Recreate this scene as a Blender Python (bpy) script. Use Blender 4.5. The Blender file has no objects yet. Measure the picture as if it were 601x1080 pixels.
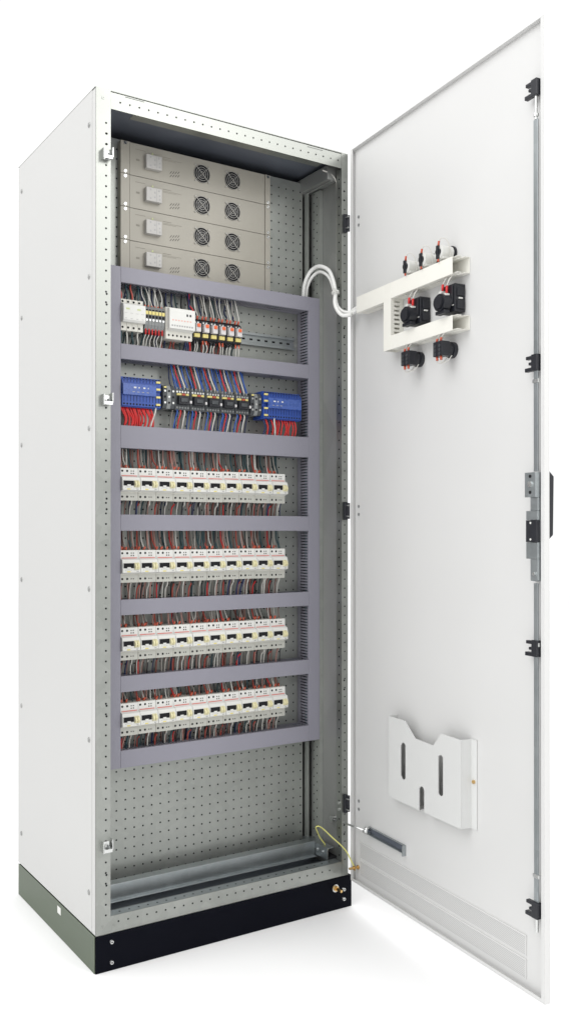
import bpy, math, random
from mathutils import Vector, Matrix
random.seed(7)
S = bpy.context.scene
COL = S.collection
PI = math.pi

# ------------------------------------------------------------------ materials
def newmat(name):
    m = bpy.data.materials.new(name); m.use_nodes = True
    nt = m.node_tree
    return m, nt, nt.nodes['Principled BSDF']

def mat(name, col, rough=0.5, metal=0.0, var=0.04, scale=12.0, rvar=0.08, bump=0.0, bscale=300.0, spec=0.5, coat=0.0, alpha=1.0, trans=0.0):
    m, nt, b = newmat(name)
    N, L = nt.nodes, nt.links
    tc = N.new('ShaderNodeTexCoord')
    no = N.new('ShaderNodeTexNoise'); no.inputs['Scale'].default_value = scale; no.inputs['Detail'].default_value = 4
    L.new(tc.outputs['Object'], no.inputs['Vector'])
    mr = N.new('ShaderNodeMapRange')
    mr.inputs['To Min'].default_value = 1 - var * 2; mr.inputs['To Max'].default_value = 1 + var * 2
    L.new(no.outputs['Fac'], mr.inputs['Value'])
    mx = N.new('ShaderNodeVectorMath'); mx.operation = 'SCALE'
    mx.inputs[0].default_value = col
    L.new(mr.outputs[0], mx.inputs['Scale'])
    L.new(mx.outputs[0], b.inputs['Base Color'])
    r2 = N.new('ShaderNodeMapRange')
    r2.inputs['To Min'].default_value = max(0.02, rough - rvar); r2.inputs['To Max'].default_value = min(1, rough + rvar)
    L.new(no.outputs['Fac'], r2.inputs['Value']); L.new(r2.outputs[0], b.inputs['Roughness'])
    b.inputs['Metallic'].default_value = metal
    b.inputs['Specular IOR Level'].default_value = spec
    b.inputs['Coat Weight'].default_value = coat
    b.inputs['Transmission Weight'].default_value = trans
    if bump:
        n2 = N.new('ShaderNodeTexNoise'); n2.inputs['Scale'].default_value = bscale; n2.inputs['Detail'].default_value = 2
        L.new(tc.outputs['Object'], n2.inputs['Vector'])
        bp = N.new('ShaderNodeBump'); bp.inputs['Strength'].default_value = bump; bp.inputs['Distance'].default_value = 0.001
        L.new(n2.outputs['Fac'], bp.inputs['Height']); L.new(bp.outputs[0], b.inputs['Normal'])
    return m

def galv(name, c1, c2, rough=0.4, metal=0.75, scale=55, stretch=(1, 1, 1)):
    """zinc coated sheet: faint spangle, uneven gloss, faint streaks"""
    m, nt, b = newmat(name)
    N, L = nt.nodes, nt.links
    tc = N.new('ShaderNodeTexCoord')
    mp = N.new('ShaderNodeMapping'); mp.inputs['Scale'].default_value = stretch
    L.new(tc.outputs['Object'], mp.inputs['Vector'])
    vo = N.new('ShaderNodeTexVoronoi'); vo.inputs['Scale'].default_value = scale
    L.new(mp.outputs[0], vo.inputs['Vector'])
    no = N.new('ShaderNodeTexNoise'); no.inputs['Scale'].default_value = 7; no.inputs['Detail'].default_value = 6
    L.new(mp.outputs[0], no.inputs['Vector'])
    sp = N.new('ShaderNodeSeparateColor'); L.new(vo.outputs['Color'], sp.inputs[0])
    ad = N.new('ShaderNodeMath'); ad.operation = 'MULTIPLY_ADD'; ad.inputs[1].default_value = 0.22
    L.new(sp.outputs[0], ad.inputs[0])
    m2 = N.new('ShaderNodeMath'); m2.operation = 'MULTIPLY'; m2.inputs[1].default_value = 0.85
    L.new(no.outputs['Fac'], m2.inputs[0]); L.new(m2.outputs[0], ad.inputs[2])
    cr = N.new('ShaderNodeMix'); cr.data_type = 'RGBA'
    cr.inputs['A'].default_value = (*c1, 1); cr.inputs['B'].default_value = (*c2, 1)
    L.new(ad.outputs[0], cr.inputs['Factor']); L.new(cr.outputs['Result'], b.inputs['Base Color'])
    r2 = N.new('ShaderNodeMapRange'); r2.inputs['To Min'].default_value = rough - 0.08; r2.inputs['To Max'].default_value = rough + 0.12
    L.new(ad.outputs[0], r2.inputs['Value']); L.new(r2.outputs[0], b.inputs['Roughness'])
    b.inputs['Metallic'].default_value = metal
    return m

def mesh_screen(name, col, dark):
    """finely perforated vent sheet"""
    m, nt, b = newmat(name)
    N, L = nt.nodes, nt.links
    tc = N.new('ShaderNodeTexCoord')
    sx = N.new('ShaderNodeSeparateXYZ'); L.new(tc.outputs['Object'], sx.inputs[0])
    outs = []
    for k in (0, 2):
        q = N.new('ShaderNodeMath'); q.operation = 'MULTIPLY'; q.inputs[1].default_value = 2 * PI / 0.0046
        L.new(sx.outputs[k], q.inputs[0])
        s = N.new('ShaderNodeMath'); s.operation = 'SINE'; L.new(q.outputs[0], s.inputs[0]); outs.append(s)
    mu = N.new('ShaderNodeMath'); mu.operation = 'MULTIPLY'
    L.new(outs[0].outputs[0], mu.inputs[0]); L.new(outs[1].outputs[0], mu.inputs[1])
    gt = N.new('ShaderNodeMath'); gt.operation = 'GREATER_THAN'; gt.inputs[1].default_value = 0.35
    L.new(mu.outputs[0], gt.inputs[0])
    mx = N.new('ShaderNodeMix'); mx.data_type = 'RGBA'
    mx.inputs['A'].default_value = (*col, 1); mx.inputs['B'].default_value = (*dark, 1)
    L.new(gt.outputs[0], mx.inputs['Factor']); L.new(mx.outputs['Result'], b.inputs['Base Color'])
    b.inputs['Roughness'].default_value = 0.6
    return m

M = dict(
    floor=mat('floor_white', (0.95, 0.95, 0.95), 0.8, var=0.0),
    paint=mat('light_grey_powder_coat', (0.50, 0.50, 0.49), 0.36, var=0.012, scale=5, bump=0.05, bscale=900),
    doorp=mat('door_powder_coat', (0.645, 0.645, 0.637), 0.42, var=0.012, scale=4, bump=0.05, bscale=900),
    lip=mat('door_edge_coat', (0.66, 0.66, 0.65), 0.4, var=0.01, scale=4),
    frame=galv('galvanised_frame', (0.25, 0.262, 0.243), (0.41, 0.422, 0.40), 0.34, 0.9, 40),
    plate=galv('galvanised_plate', (0.29, 0.305, 0.285), (0.43, 0.445, 0.42), 0.40, 0.6, 60),
    rail=galv('galvanised_rail', (0.30, 0.33, 0.34), (0.46, 0.49, 0.50), 0.3, 0.85, 60),
    inner=galv('galvanised_inner', (0.20, 0.21, 0.20), (0.42, 0.42, 0.41), 0.42, 0.6, 8, (1, 1, 0.35)),
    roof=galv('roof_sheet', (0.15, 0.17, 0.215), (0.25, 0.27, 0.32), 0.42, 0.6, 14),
    plinth=mat('black_plinth_paint', (0.004, 0.0045, 0.008), 0.45, var=0.1, scale=9, bump=0.05, bscale=700, spec=0.04),
    plinth_reflection=galv('plinth_side_green_reflection', (0.058, 0.080, 0.048), (0.100, 0.125, 0.085), 0.42, 0.1, 5),  # black plinth side with a green floor's reflection painted into its colour
    hole=mat('dark_hole', (0.006, 0.006, 0.008), 0.9, var=0),
    duct=mat('violet_grey_pvc', (0.26, 0.255, 0.30), 0.45, var=0.02, scale=6, bump=0.04, bscale=500),
    duct2=mat('violet_grey_pvc_body', (0.22, 0.215, 0.255), 0.55, var=0.02, scale=6),
    ivory=mat('ivory_pvc', (0.80, 0.79, 0.73), 0.42, var=0.015, scale=8),
    beige=mat('beige_coated_panel', (0.37, 0.35, 0.30), 0.45, var=0.06, scale=9, bump=0.05, bscale=800),
    beige2=mat('beige_mark', (0.25, 0.235, 0.20), 0.6, var=0.1),
    white=mat('white_plastic', (0.70, 0.70, 0.67), 0.38, var=0.02, scale=40),
    offwhite=mat('off_white_block', (0.46, 0.45, 0.43), 0.4, var=0.05, scale=60),
    cream=mat('cream_plastic', (0.66, 0.65, 0.59), 0.38, var=0.03, scale=40),
    creamdark=mat('cream_plastic_shoulder', (0.50, 0.50, 0.455), 0.42, var=0.03, scale=40),
    toggle=mat('yellow_cream_toggle', (0.74, 0.69, 0.42), 0.4, var=0.06, scale=80),
    yellow=mat('yellow_label', (0.72, 0.62, 0.22), 0.5, var=0.05),
    greenlab=mat('pale_green_label', (0.55, 0.60, 0.30), 0.5, var=0.05),
    redline=mat('red_print', (0.72, 0.10, 0.08), 0.5, var=0.03),
    pinkline=mat('pink_print', (0.75, 0.38, 0.33), 0.5, var=0.03),
    greymark=mat('grey_print', (0.38, 0.38, 0.38), 0.5, var=0.05),
    black=mat('black_plastic', (0.012, 0.013, 0.018), 0.38, var=0.1, scale=60),
    blackg=mat('dark_grey_plastic', (0.055, 0.06, 0.065), 0.42, var=0.1, scale=60),
    grey=mat('grey_plastic', (0.22, 0.23, 0.23), 0.45, var=0.06, scale=60),
    blue=mat('blue_plastic', (0.022, 0.07, 0.33), 0.36, var=0.14, scale=50, coat=0.0),
    blue2=mat('blue_cover', (0.05, 0.105, 0.36), 0.28, var=0.2, scale=90, coat=0.1),
    orange=mat('orange_plastic', (0.72, 0.13, 0.04), 0.35, var=0.06, scale=60),
    clear=mat('pale_relay_case', (0.62, 0.60, 0.60), 0.25, var=0.12, scale=90),
    steel=mat('zinc_steel', (0.66, 0.67, 0.66), 0.28, 1.0, var=0.05, scale=60),
    grille=mat('grille_wire', (0.44, 0.43, 0.40), 0.45, 0.2, var=0.05, scale=60),
    brass=mat('brass', (0.70, 0.47, 0.20), 0.28, 1.0, var=0.06, scale=60),
    wred=mat('red_insulation', (0.55, 0.022, 0.022), 0.4, var=0.1, scale=40),
    wred2=mat('brick_red_insulation', (0.40, 0.07, 0.05), 0.42, var=0.15, scale=40),
    wwhite=mat('white_insulation', (0.58, 0.57, 0.53), 0.42, var=0.06, scale=40),
    wpink=mat('faded_pink_insulation', (0.36, 0.20, 0.17), 0.45, var=0.15, scale=40),
    wbrown=mat('brown_insulation', (0.16, 0.06, 0.045), 0.45, var=0.15, scale=40),
    wgrey=mat('grey_insulation', (0.34, 0.32, 0.29), 0.45, var=0.1, scale=40),
    wblue=mat('blue_insulation', (0.03, 0.10, 0.38), 0.4, var=0.1, scale=40),
    wnavy=mat('navy_insulation', (0.012, 0.022, 0.09), 0.4, var=0.1, scale=40),
    wteal=mat('dark_teal_insulation', (0.02, 0.055, 0.065), 0.4, var=0.1, scale=40),
    wyel=mat('yellow_green_insulation', (0.68, 0.66, 0.20), 0.4, var=0.08, scale=40),
    ferr=mat('red_orange_ferrule', (0.50, 0.09, 0.045), 0.4, var=0.1, scale=90),
    conduit=mat('white_corrugated_sleeve', (0.80, 0.80, 0.78), 0.45, var=0.02, scale=30),
    vent=mesh_screen('perforated_vent', (0.60, 0.60, 0.59), (0.36, 0.36, 0.36)),
    pocket=mat('pocket_plastic', (0.64, 0.645, 0.635), 0.42, var=0.012, scale=5),
)

# ------------------------------------------------------------------ mesh builder
AX = {'x': (Vector((0, 1, 0)), Vector((0, 0, 1)), Vector((1, 0, 0))),
      'y': (Vector((1, 0, 0)), Vector((0, 0, 1)), Vector((0, 1, 0))),
      'z': (Vector((1, 0, 0)), Vector((0, 1, 0)), Vector((0, 0, 1)))}

def catmull(pts, n=8):
    P = [Vector(p) for p in pts]
    P = [P[0] * 2 - P[1]] + P + [P[-1] * 2 - P[-2]]
    out = []
    for i in range(1, len(P) - 2):
        a, b, c, d = P[i - 1:i + 3]
        for k in range(n):
            t = k / n
            out.append(0.5 * ((2 * b) + (c - a) * t + (2 * a - 5 * b + 4 * c - d) * t * t + (3 * b - a - 3 * c + d) * t ** 3))
    out.append(P[-2]); return out

class MB:
    def __init__(s): s.v = []; s.f = []; s.m = []; s.sm = []
    def add(s, vs, fs, m=0, smooth=False):
        o = len(s.v); s.v += [tuple(v) for v in vs]
        for f in fs: s.f.append([i + o for i in f]); s.m.append(m); s.sm.append(smooth)
    def box(s, x0, x1, y0, y1, z0, z1, m=0, rot=None):
        vs = [Vector((x, y, z)) for x in (x0, x1) for y in (y0, y1) for z in (z0, z1)]
        if rot:                                       # rot = (angle, axis) about the centre
            c = Vector(((x0 + x1) / 2, (y0 + y1) / 2, (z0 + z1) / 2)); R = Matrix.Rotation(rot[0], 3, rot[1])
            vs = [R @ (v - c) + c for v in vs]
        s.add(vs, [(0, 1, 3, 2), (4, 6, 7, 5), (0, 4, 5, 1), (2, 3, 7, 6), (0, 2, 6, 4), (1, 5, 7, 3)], m)
    def cyl(s, c, ax, r, l, n=16, m=0, r2=None, ph=0.0):
        """solid from c along +axis for l"""
        a, b, d = AX[ax]; c = Vector(c); r2 = r if r2 is None else r2
        ring = lambda cc, rr: [cc + a * (rr * math.cos(ph + 2 * PI * i / n)) + b * (rr * math.sin(ph + 2 * PI * i / n)) for i in range(n)]
        vs = ring(c, r) + ring(c + d * l, r2)
        s.add(vs, [(i, (i + 1) % n, n + (i + 1) % n, n + i) for i in range(n)], m, n > 8)
        s.add(ring(c, r), [tuple(range(n))], m); s.add(ring(c + d * l, r2), [tuple(range(n))[::-1]], m)
    def disc(s, c, ax, r, n=10, m=0):
        a, b, d = AX[ax]; c = Vector(c)
        s.add([c + a * (r * math.cos(2 * PI * i / n)) + b * (r * math.sin(2 * PI * i / n)) for i in range(n)], [tuple(range(n))], m)
    def ring(s, c, ax, r, w, t, n=24, m=0):
        """flat-section ring standing t along -axis"""
        a, b, d = AX[ax]; c = Vector(c); vs = []
        for i in range(n):
            e = a * math.cos(2 * PI * i / n) + b * math.sin(2 * PI * i / n)
            vs += [c + e * (r - w), c + e * (r + w), c + e * (r + w) - d * t, c + e * (r - w) - d * t]
        fs = []
        for i in range(n):
            j = (i + 1) % n
            for k in range(4): fs.append((4 * i + k, 4 * i + (k + 1) % 4, 4 * j + (k + 1) % 4, 4 * j + k))
        s.add(vs, fs, m)
    def tube(s, pts, r, n=6, m=0, wob=None):
        P = [Vector(p) for p in pts]; vs = []
        up = None
        for i, q in enumerate(P):
            t = (P[min(i + 1, len(P) - 1)] - P[max(i - 1, 0)]).normalized()
            if up is None:
                up = Vector((0, 0, 1)) if abs(t.z) < 0.9 else Vector((1, 0, 0))
            up = (up - t * up.dot(t)).normalized(); w = t.cross(up)
            rr = r if wob is None else r * (1 + wob * (i % 2))
            vs += [q + up * (rr * math.cos(2 * PI * k / n)) + w * (rr * math.sin(2 * PI * k / n)) for k in range(n)]
        fs = []
        for i in range(len(P) - 1):
            for k in range(n):
                fs.append((i * n + k, i * n + (k + 1) % n, (i + 1) * n + (k + 1) % n, (i + 1) * n + k))
        fs += [tuple(range(n))[::-1], tuple(range((len(P) - 1) * n, len(P) * n))]
        s.add(vs, fs, m, True)
    def prism(s, poly, ax, d0, d1, m=0):
        """polygon in the plane across ax ('x': (y,z), 'y': (x,z)), from d0 to d1"""
        def pt(p, d): return (d, p[0], p[1]) if ax == 'x' else ((p[0], d, p[1]) if ax == 'y' else (p[0], p[1], d))
        n = len(poly); vs = [pt(p, d0) for p in poly] + [pt(p, d1) for p in poly]
        s.add(vs, [tuple(range(n)), tuple(range(n, 2 * n))[::-1]] + [(i, n + i, n + (i + 1) % n, (i + 1) % n) for i in range(n)], m)
    def build(s, name, mats, parent=None, bevel=0, loc=None):
        me = bpy.data.meshes.new(name); me.from_pydata(s.v, [], s.f)
        for k in (mats if isinstance(mats, (list, tuple)) else [mats]): me.materials.append(M[k])
        me.polygons.foreach_set('material_index', s.m); me.polygons.foreach_set('use_smooth', s.sm)
        import bmesh
        bm = bmesh.new(); bm.from_mesh(me); bmesh.ops.recalc_face_normals(bm, faces=bm.faces); bm.to_mesh(me); bm.free()
        o = bpy.data.objects.new(name, me); COL.objects.link(o)
        if parent: o.parent = parent
        if loc: o.location = loc
        if bevel:
            b = o.modifiers.new('bevel', 'BEVEL'); b.width = bevel; b.segments = 2; b.limit_method = 'ANGLE'; b.angle_limit = 0.7
            b.harden_normals = False
        return o

def tag(o, label, cat, group=None, kind=None):
    if label: o['label'] = label
    if cat: o['category'] = cat
    if group: o['group'] = group
    if kind: o['kind'] = kind
    return o
def thing(name, label, cat, loc=(0, 0, 0), group=None, rz=0):
    o = bpy.data.objects.new(name, None); COL.objects.link(o); o.empty_display_size = 0.02
    o.location = loc; o.rotation_euler = (0, 0, rz)
    return tag(o, label, cat, group)
CH = {}
def kids(o): return [c for c in bpy.data.objects if c.parent == o]
def copy_tree(o, loc=None, label=None, parent=None):
    c = o.copy(); COL.objects.link(c)
    if parent: c.parent = parent
    if loc: c.location = loc
    if label: c['label'] = label
    for k in kids(o): copy_tree(k, parent=c)
    return c
def fuse(t, target, names):
    """surface marks and holes belong to the mesh of the part they sit on"""
    base = lambda o: o.name.split('.')[0]
    ks = kids(t); dst = [k for k in ks if base(k) == target][0]
    me = dst.data
    V = [tuple(v.co) for v in me.vertices]; F = [tuple(p.vertices) for p in me.polygons]
    MI = [p.material_index for p in me.polygons]; SM = [p.use_smooth for p in me.polygons]; mats = list(me.materials)
    for k in ks:
        if base(k) in names:
            o = len(V); mo = len(mats); mats += list(k.data.materials)
            V += [tuple(v.co) for v in k.data.vertices]
            for p in k.data.polygons: F.append(tuple(i + o for i in p.vertices)); MI.append(p.material_index + mo); SM.append(p.use_smooth)
            bpy.data.objects.remove(k)
    n = bpy.data.meshes.new(target); n.from_pydata(V, [], F)
    for m in mats: n.materials.append(m)
    n.polygons.foreach_set('material_index', MI); n.polygons.foreach_set('use_smooth', SM)
    dst.data = n
ORD = ['leftmost', 'second', 'third', 'fourth', 'fifth', 'sixth', 'seventh', 'eighth', 'ninth', 'rightmost']

# ------------------------------------------------------------------ dimensions (metres; x right, y into the cabinet, z up from the body's underside)
W, D, H, PH = 0.746, 0.562, 2.0, 0.0876
YP = 0.160                      # front of the mounting plate
YD = 0.100                      # front of the cable ducts
DA = 1.6821                     # door opening angle

fl = MB(); fl.add([(-12, -12, -PH), (12, -12, -PH), (12, 12, -PH), (-12, 12, -PH)], [(0, 1, 2, 3)])
tag(fl.build('floor', 'floor'), None, None, kind='structure')

# ------------------------------------------------------------------ cabinet
cab = thing('electrical_cabinet', 'tall light grey electrical cabinet with open door and black plinth', 'electrical cabinet', (0, 0, -PH))
cab_off = Vector((0, 0, PH))
def cpart(mb, name, mats, bevel=0, parent=None):
    o = mb.build(name, mats, parent or cab, bevel)
    if parent is None: o.location = cab_off
    return o

def pierce(mb, pts, ax, d, r, m, n=8):
    for a, b in pts:
        c = (a, d, b) if ax == 'y' else ((d, a, b) if ax == 'x' else (a, b, d))
        mb.disc(c, ax, r, n, m)

# front posts: C section, face y=0, inner lip, outer lip
b = MB()
b.box(0.0, 0.0375, 0.0, 0.0018, 0.0, H - 0.0005)
b.box(0.0357, 0.0375, 0.0018, 0.028, 0.041, 1.957)
b.box(0.0, 0.0018, 0.0018, 0.028, 0, H - 0.001)
z = 0.045; i = 0
while z < 1.94:
    b.disc((0.0255, -0.0003, z), 'y', 0.0025, 8, 1); z += 0.025
for zc in (1.885, 1.505, 1.02, 0.53, 0.13):
    for dz in (-0.0125, 0.0125): b.disc((0.0272, -0.0003, zc + dz - 0.0025), 'y', 0.0027, 8, 1)
for zz in (0.018, 1.978): b.ring((0.018, -0.0003, zz), 'y', 0.0028, 0.0012, 0.0004, 10, 0)
cpart(b, 'frame_post', ['frame', 'hole'])
b = MB()
b.box(0.7245, W, 0.0, 0.0018, 0.0, H - 0.0005)
b.box(0.7245, 0.7260, 0.0018, 0.023, 0.041, 1.957)
b.box(W - 0.0018, W, 0.0018, 0.028, 0, H - 0.001)
z = 0.045
while z < 1.94:
    b.disc((0.7345, -0.0003, z), 'y', 0.0022, 8, 1); b.disc((0.7242, 0.012, z + 0.01), 'x', 0.0026, 8, 1); z += 0.025
for zc in (1.885, 1.505, 1.02, 0.53, 0.13):
    for dz in (-0.0125, 0.0125): b.disc((0.7330, -0.0003, zc + dz - 0.0025), 'y', 0.0028, 8, 1)
for zc in (0.182, 0.200): b.cyl((0.7244, 0.011, zc), 'x', 0.0045, -0.003, 10, 2)
cpart(b, 'frame_post', ['frame', 'hole', 'steel'])
# front rails, 3 mm proud steps avoided: they butt between the posts
b = MB()
b.box(0.0378, 0.7240, 0.0004, 0.0022, 1.957, H - 0.001)
b.box(0.098, 0.66, 0.0022, 0.028, 1.957, 1.9588)
b.box(0.0378, 0.7240, 0.0004, 0.026, H - 0.0035, H - 0.0015)
x = 0.062
while x < 0.72: b.disc((x, 0.0001, 1.977), 'y', 0.0023, 8, 1); x += 0.025
cpart(b, 'frame_rail', ['frame', 'hole'])
b = MB()
b.box(0.0378, 0.7240, 0.0004, 0.0022, 0.0, 0.040)
b.box(0.0378, 0.7240, 0.0022, 0.030, 0.0382, 0.040, 2)
b.box(0.0378, 0.7240, 0.0282, 0.030, 0.004, 0.0382)
x = 0.058
while x < 0.70:
    b.disc((x, 0.0001, 0.024), 'y', 0.0024, 8, 1); b.disc((x + 0.01, 0.016, 0.0403), 'z', 0.0026, 8, 1); x += 0.025
for x in (0.048, 0.70): b.ring((x, 0.0001, 0.016), 'y', 0.003, 0.0012, 0.0004, 10, 0)
cpart(b, 'frame_rail', ['frame', 'hole', 'rail'])
# top side rails and rear posts
for sx, nm in ((0.6985, 'r'), (0.004, 'l')):
    b = MB(); b.box(sx, sx + 0.036, 0.03, D - 0.03, 1.932, 1.972); b.box(sx + 0.012, sx + 0.018, 0.03, D - 0.03, 1.928, 1.9318)
    cpart(b, 'frame_rail', ['inner', 'hole'], 0.001)
for sx in (0.0, W - 0.038):
    b = MB(); b.box(sx + 0.002, sx + 0.036, D - 0.036, D - 0.004, 0.002, H - 0.002); cpart(b, 'frame_post', ['frame'])
# side panels, back, roof, bottom
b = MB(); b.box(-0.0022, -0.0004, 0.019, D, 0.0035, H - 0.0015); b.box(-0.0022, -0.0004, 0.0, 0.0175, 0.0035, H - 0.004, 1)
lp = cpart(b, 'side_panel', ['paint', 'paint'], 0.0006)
for zz in (1.922, 1.56, 1.198, 0.815, 0.456, 0.093):
    for yy in (0.036, 0.54):
        q = MB(); q.cyl((-0.0023, yy, zz), 'x', 0.0070, -0.0022, 14, 0, 0.0050); q.cyl((-0.0045, yy, zz), 'x', 0.0028, -0.0008, 8, 1)
        q.build('panel_screw', ['inner', 'greymark'], lp)
b = MB(); b.box(W - 0.011, W + 0.0, 0.0285, D, 0.0035, H - 0.003); cpart(b, 'side_panel', ['inner'], 0)
b = MB(); b.box(0, W, D + 0.001, D + 0.014, 0.002, H - 0.002); cpart(b, 'back_panel', ['paint'], 0.001)
b = MB(); b.box(-0.001, W + 0.001, 0.001, D + 0.012, H, H + 0.0016)
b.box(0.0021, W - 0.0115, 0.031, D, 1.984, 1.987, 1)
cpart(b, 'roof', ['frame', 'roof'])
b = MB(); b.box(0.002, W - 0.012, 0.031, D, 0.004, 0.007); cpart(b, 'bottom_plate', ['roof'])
# seam strips on the upper front edge
b = MB(); b.box(0.075, 0.125, -0.0008, 0.0002, 1.9935, 1.9945); b.box(0.61, 0.66, -0.0008, 0.0002, 1.992, 1.993)
cpart(b, 'seam_strip', ['inner'])

# mounting plate with its punched grid
b = MB(); b.box(0.030, 0.705, YP, YP + 0.002, 0.022, 1.962)
b.box(0.700, 0.705, YP + 0.002, YP + 0.02, 0.022, 1.962)
x = 0.0475
while x < 0.70:
    z = 0.035
    while z < 1.95: b.disc((x, YP - 0.0003, z), 'y', 0.0024, 8, 1); z += 0.025
    x += 0.025
cpart(b, 'mounting_plate', ['plate', 'hole'])
# perforated upright beside the plate, right and left
b = MB(); b.box(0.722, 0.7238, 0.100, 0.138, 0.04, 1.928); b.box(0.7238, 0.7345, 0.100, 0.1018, 0.04, 1.928); b.box(0.7105, 0.7123, 0.1385, 0.158, 0.04, 1.928)
z = 0.06
while z < 1.91:
    b.disc((0.7217, 0.112, z), 'x', 0.0023, 8, 1); b.disc((0.7217, 0.127, z + 0.0125), 'x', 0.0023, 8, 1); z += 0.025
cpart(b, 'perforated_upright', ['plate', 'hole'])
b = MB(); b.box(0.008, 0.0098, 0.100, 0.138, 0.04, 1.928); cpart(b, 'perforated_upright', ['plate'])
# lower cross rail (galvanised channel) and side rail
b = MB()
b.box(0.040, 0.698, 0.088, 0.0898, 0.036, 0.0775); b.box(0.040, 0.698, 0.0898, 0.118, 0.0757, 0.0775); b.box(0.040, 0.698, 0.078, 0.0878, 0.036, 0.0378)
b.box(0.040, 0.712, 0.050, 0.0518, 0.010, 0.022); b.box(0.040, 0.712, 0.052, 0.075, 0.0205, 0.022)
cpart(b, 'cross_rail', ['rail', 'hole'], 0.0006)
b = MB()
b.box(0.699, 0.7008, 0.032, 0.150, 0.040, 0.072); b.box(0.7010, 0.722, 0.032, 0.150, 0.0702, 0.072); b.box(0.7012, 0.734, 0.032, 0.150, 0.0405, 0.044, 1)
for yy, zz in ((0.055, 0.056), (0.080, 0.056), (0.105, 0.056)): b.cyl((0.6988, yy, zz), 'x', 0.0045, -0.003, 10, 2)
cpart(b, 'side_rail', ['rail', 'hole', 'steel'])
b = MB()
b.box(0.0385, 0.0403, 0.032, 0.150, 0.040, 0.072)
for yy, zz in ((0.07, 0.056), (0.045, 0.05)): b.cyl((0.0405, yy, zz), 'x', 0.0045, 0.003, 10, 1)
cpart(b, 'side_rail', ['rail', 'steel'])

# plinth
b = MB(); b.box(-0.001, 0.756, -0.003, 0.0, -PH + 0.0005, -0.001)
b.box(0.7535, 0.756, 0.0003, D, -PH + 0.0005, -0.001)
pl = cpart(b, 'plinth', ['plinth'], 0.0006)
b = MB(); b.box(-0.0032, -0.0012, 0.0005, D + 0.002, -PH + 0.0005, 0.0005); cpart(b, 'plinth_side', ['plinth_reflection'], 0.0006)
b = MB(); b.box(-0.0012, 0.7535, D - 0.002, D, -PH + 0.0005, -0.001); cpart(b, 'plinth_back', ['plinth'])
for x, z in ((0.039, -0.0195), (0.039, -0.068), (0.729, -0.036), (0.729, -0.0625)):
    q = MB(); q.cyl((x, -0.0031, z), 'y', 0.0056, -0.0035, 14, 0, 0.0042); q.cyl((x, -0.0067, z), 'y', 0.0022, -0.0002, 6, 1)
    q.build('bolt', ['steel', 'hole'], pl)
q = MB(); q.cyl((0.700, -0.0031, -0.027), 'y', 0.0105, -0.0016, 18, 0); q.cyl((0.700, -0.0048, -0.027), 'y', 0.0075, -0.005, 6, 1); q.cyl((0.700, -0.0098, -0.027), 'y', 0.0038, -0.021, 12, 1)
q.build('grounding_stud', ['steel', 'brass'], pl)
b = MB(); b.box(-0.0036, -0.00325, 0.222, 0.246, -0.028, -0.010); cpart(b, 'sticker', ['white'])

# catches on the left post
for zc in (1.842, 1.262, 0.208):
    q = MB()
    q.box(0.0135, 0.0155, -0.016, -0.0002, zc - 0.012, zc + 0.014); q.box(0.0157, 0.034, -0.0026, -0.0006, zc - 0.010, zc + 0.012)
    q.box(0.0365, 0.0388, -0.014, 0.008, zc - 0.006, zc + 0.018); q.box(0.0157, 0.0364, -0.0155, -0.0137, zc - 0.011, zc - 0.003)
    q.cyl((0.026, -0.003, zc + 0.002), 'y', 0.0042, -0.0035, 10, 0)
    q.box(0.027, 0.031, -0.0135, -0.003, zc - 0.009, zc + 0.004, 1)
    cpart(q, 'latch_catch', ['steel', 'grey'], 0.0005)
# hinges on the right post
for zc in (1.805, 1.009, 0.200):
    q = MB()
    q.box(0.7285, 0.739, -0.008, -0.0004, zc - 0.025, zc + 0.025); q.cyl((0.7415, -0.008, zc - 0.022), 'z', 0.0045, 0.044, 12)
    for dz in (-0.015, 0.015): q.cyl((0.7335, -0.0091, zc + dz), 'y', 0.0022, -0.0094, 8, 1)
    cpart(q, 'hinge', ['black', 'steel'], 0.0008)

# ------------------------------------------------------------------ door: local x along its width, -y towards the cabinet's inside, z up
HX, HY = W, -0.010
LW = 0.7460
DT, DB = 2.0070, -0.0105
b = MB()
b.box(0.002, LW, 0.0122, 0.0136, DB, DT)                           # outer skin
b.box(0.002, 0.0035, 0.0, 0.0121, DB, DT)                          # hinge edge
b.box(LW - 0.0015, LW, 0.0, 0.0121, DB, DT)                        # free edge
b.box(0.0036, LW - 0.0016, 0.0, 0.0121, DT - 0.0015, DT)           # top edge
b.box(0.0036, LW - 0.0016, 0.0, 0.0121, DB, DB + 0.0015)           # bottom edge
b.box(LW - 0.0105, LW - 0.0016, 0.0, 0.0014, DB + 0.0016, DT - 0.0016)      # return lips
b.box(0.0036, 0.0125, 0.0, 0.0014, DB + 0.0016, DT - 0.0016)
b.box(0.0126, LW - 0.0106, 0.0, 0.0014, DB + 0.0016, DB + 0.008)
door = cpart(b, 'door', ['doorp', 'lip'], 0.0004)
door.location = Vector((HX, HY, 0)) + cab_off; door.rotation_euler = (0, 0, -DA)
PY = 0.0120                                                        # panel surface
def dpart(mb, name, mats, bevel=0): return mb.build(name, mats, door, bevel)
for z0, z1 in ((0.060, 0.100), (0.012, 0.050)):
    b = MB(); b.box(0.033, 0.678, PY - 0.0006, PY, z0, z1); 
    b.box(0.030, 0.681, PY - 0.0022, PY, z1 + 0.0002, z1 + 0.0028, 1); b.box(0.6782, 0.681, PY - 0.0018, PY, z0, z1, 1)
    dpart(b, 'vent', ['vent', 'lip'])
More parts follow.
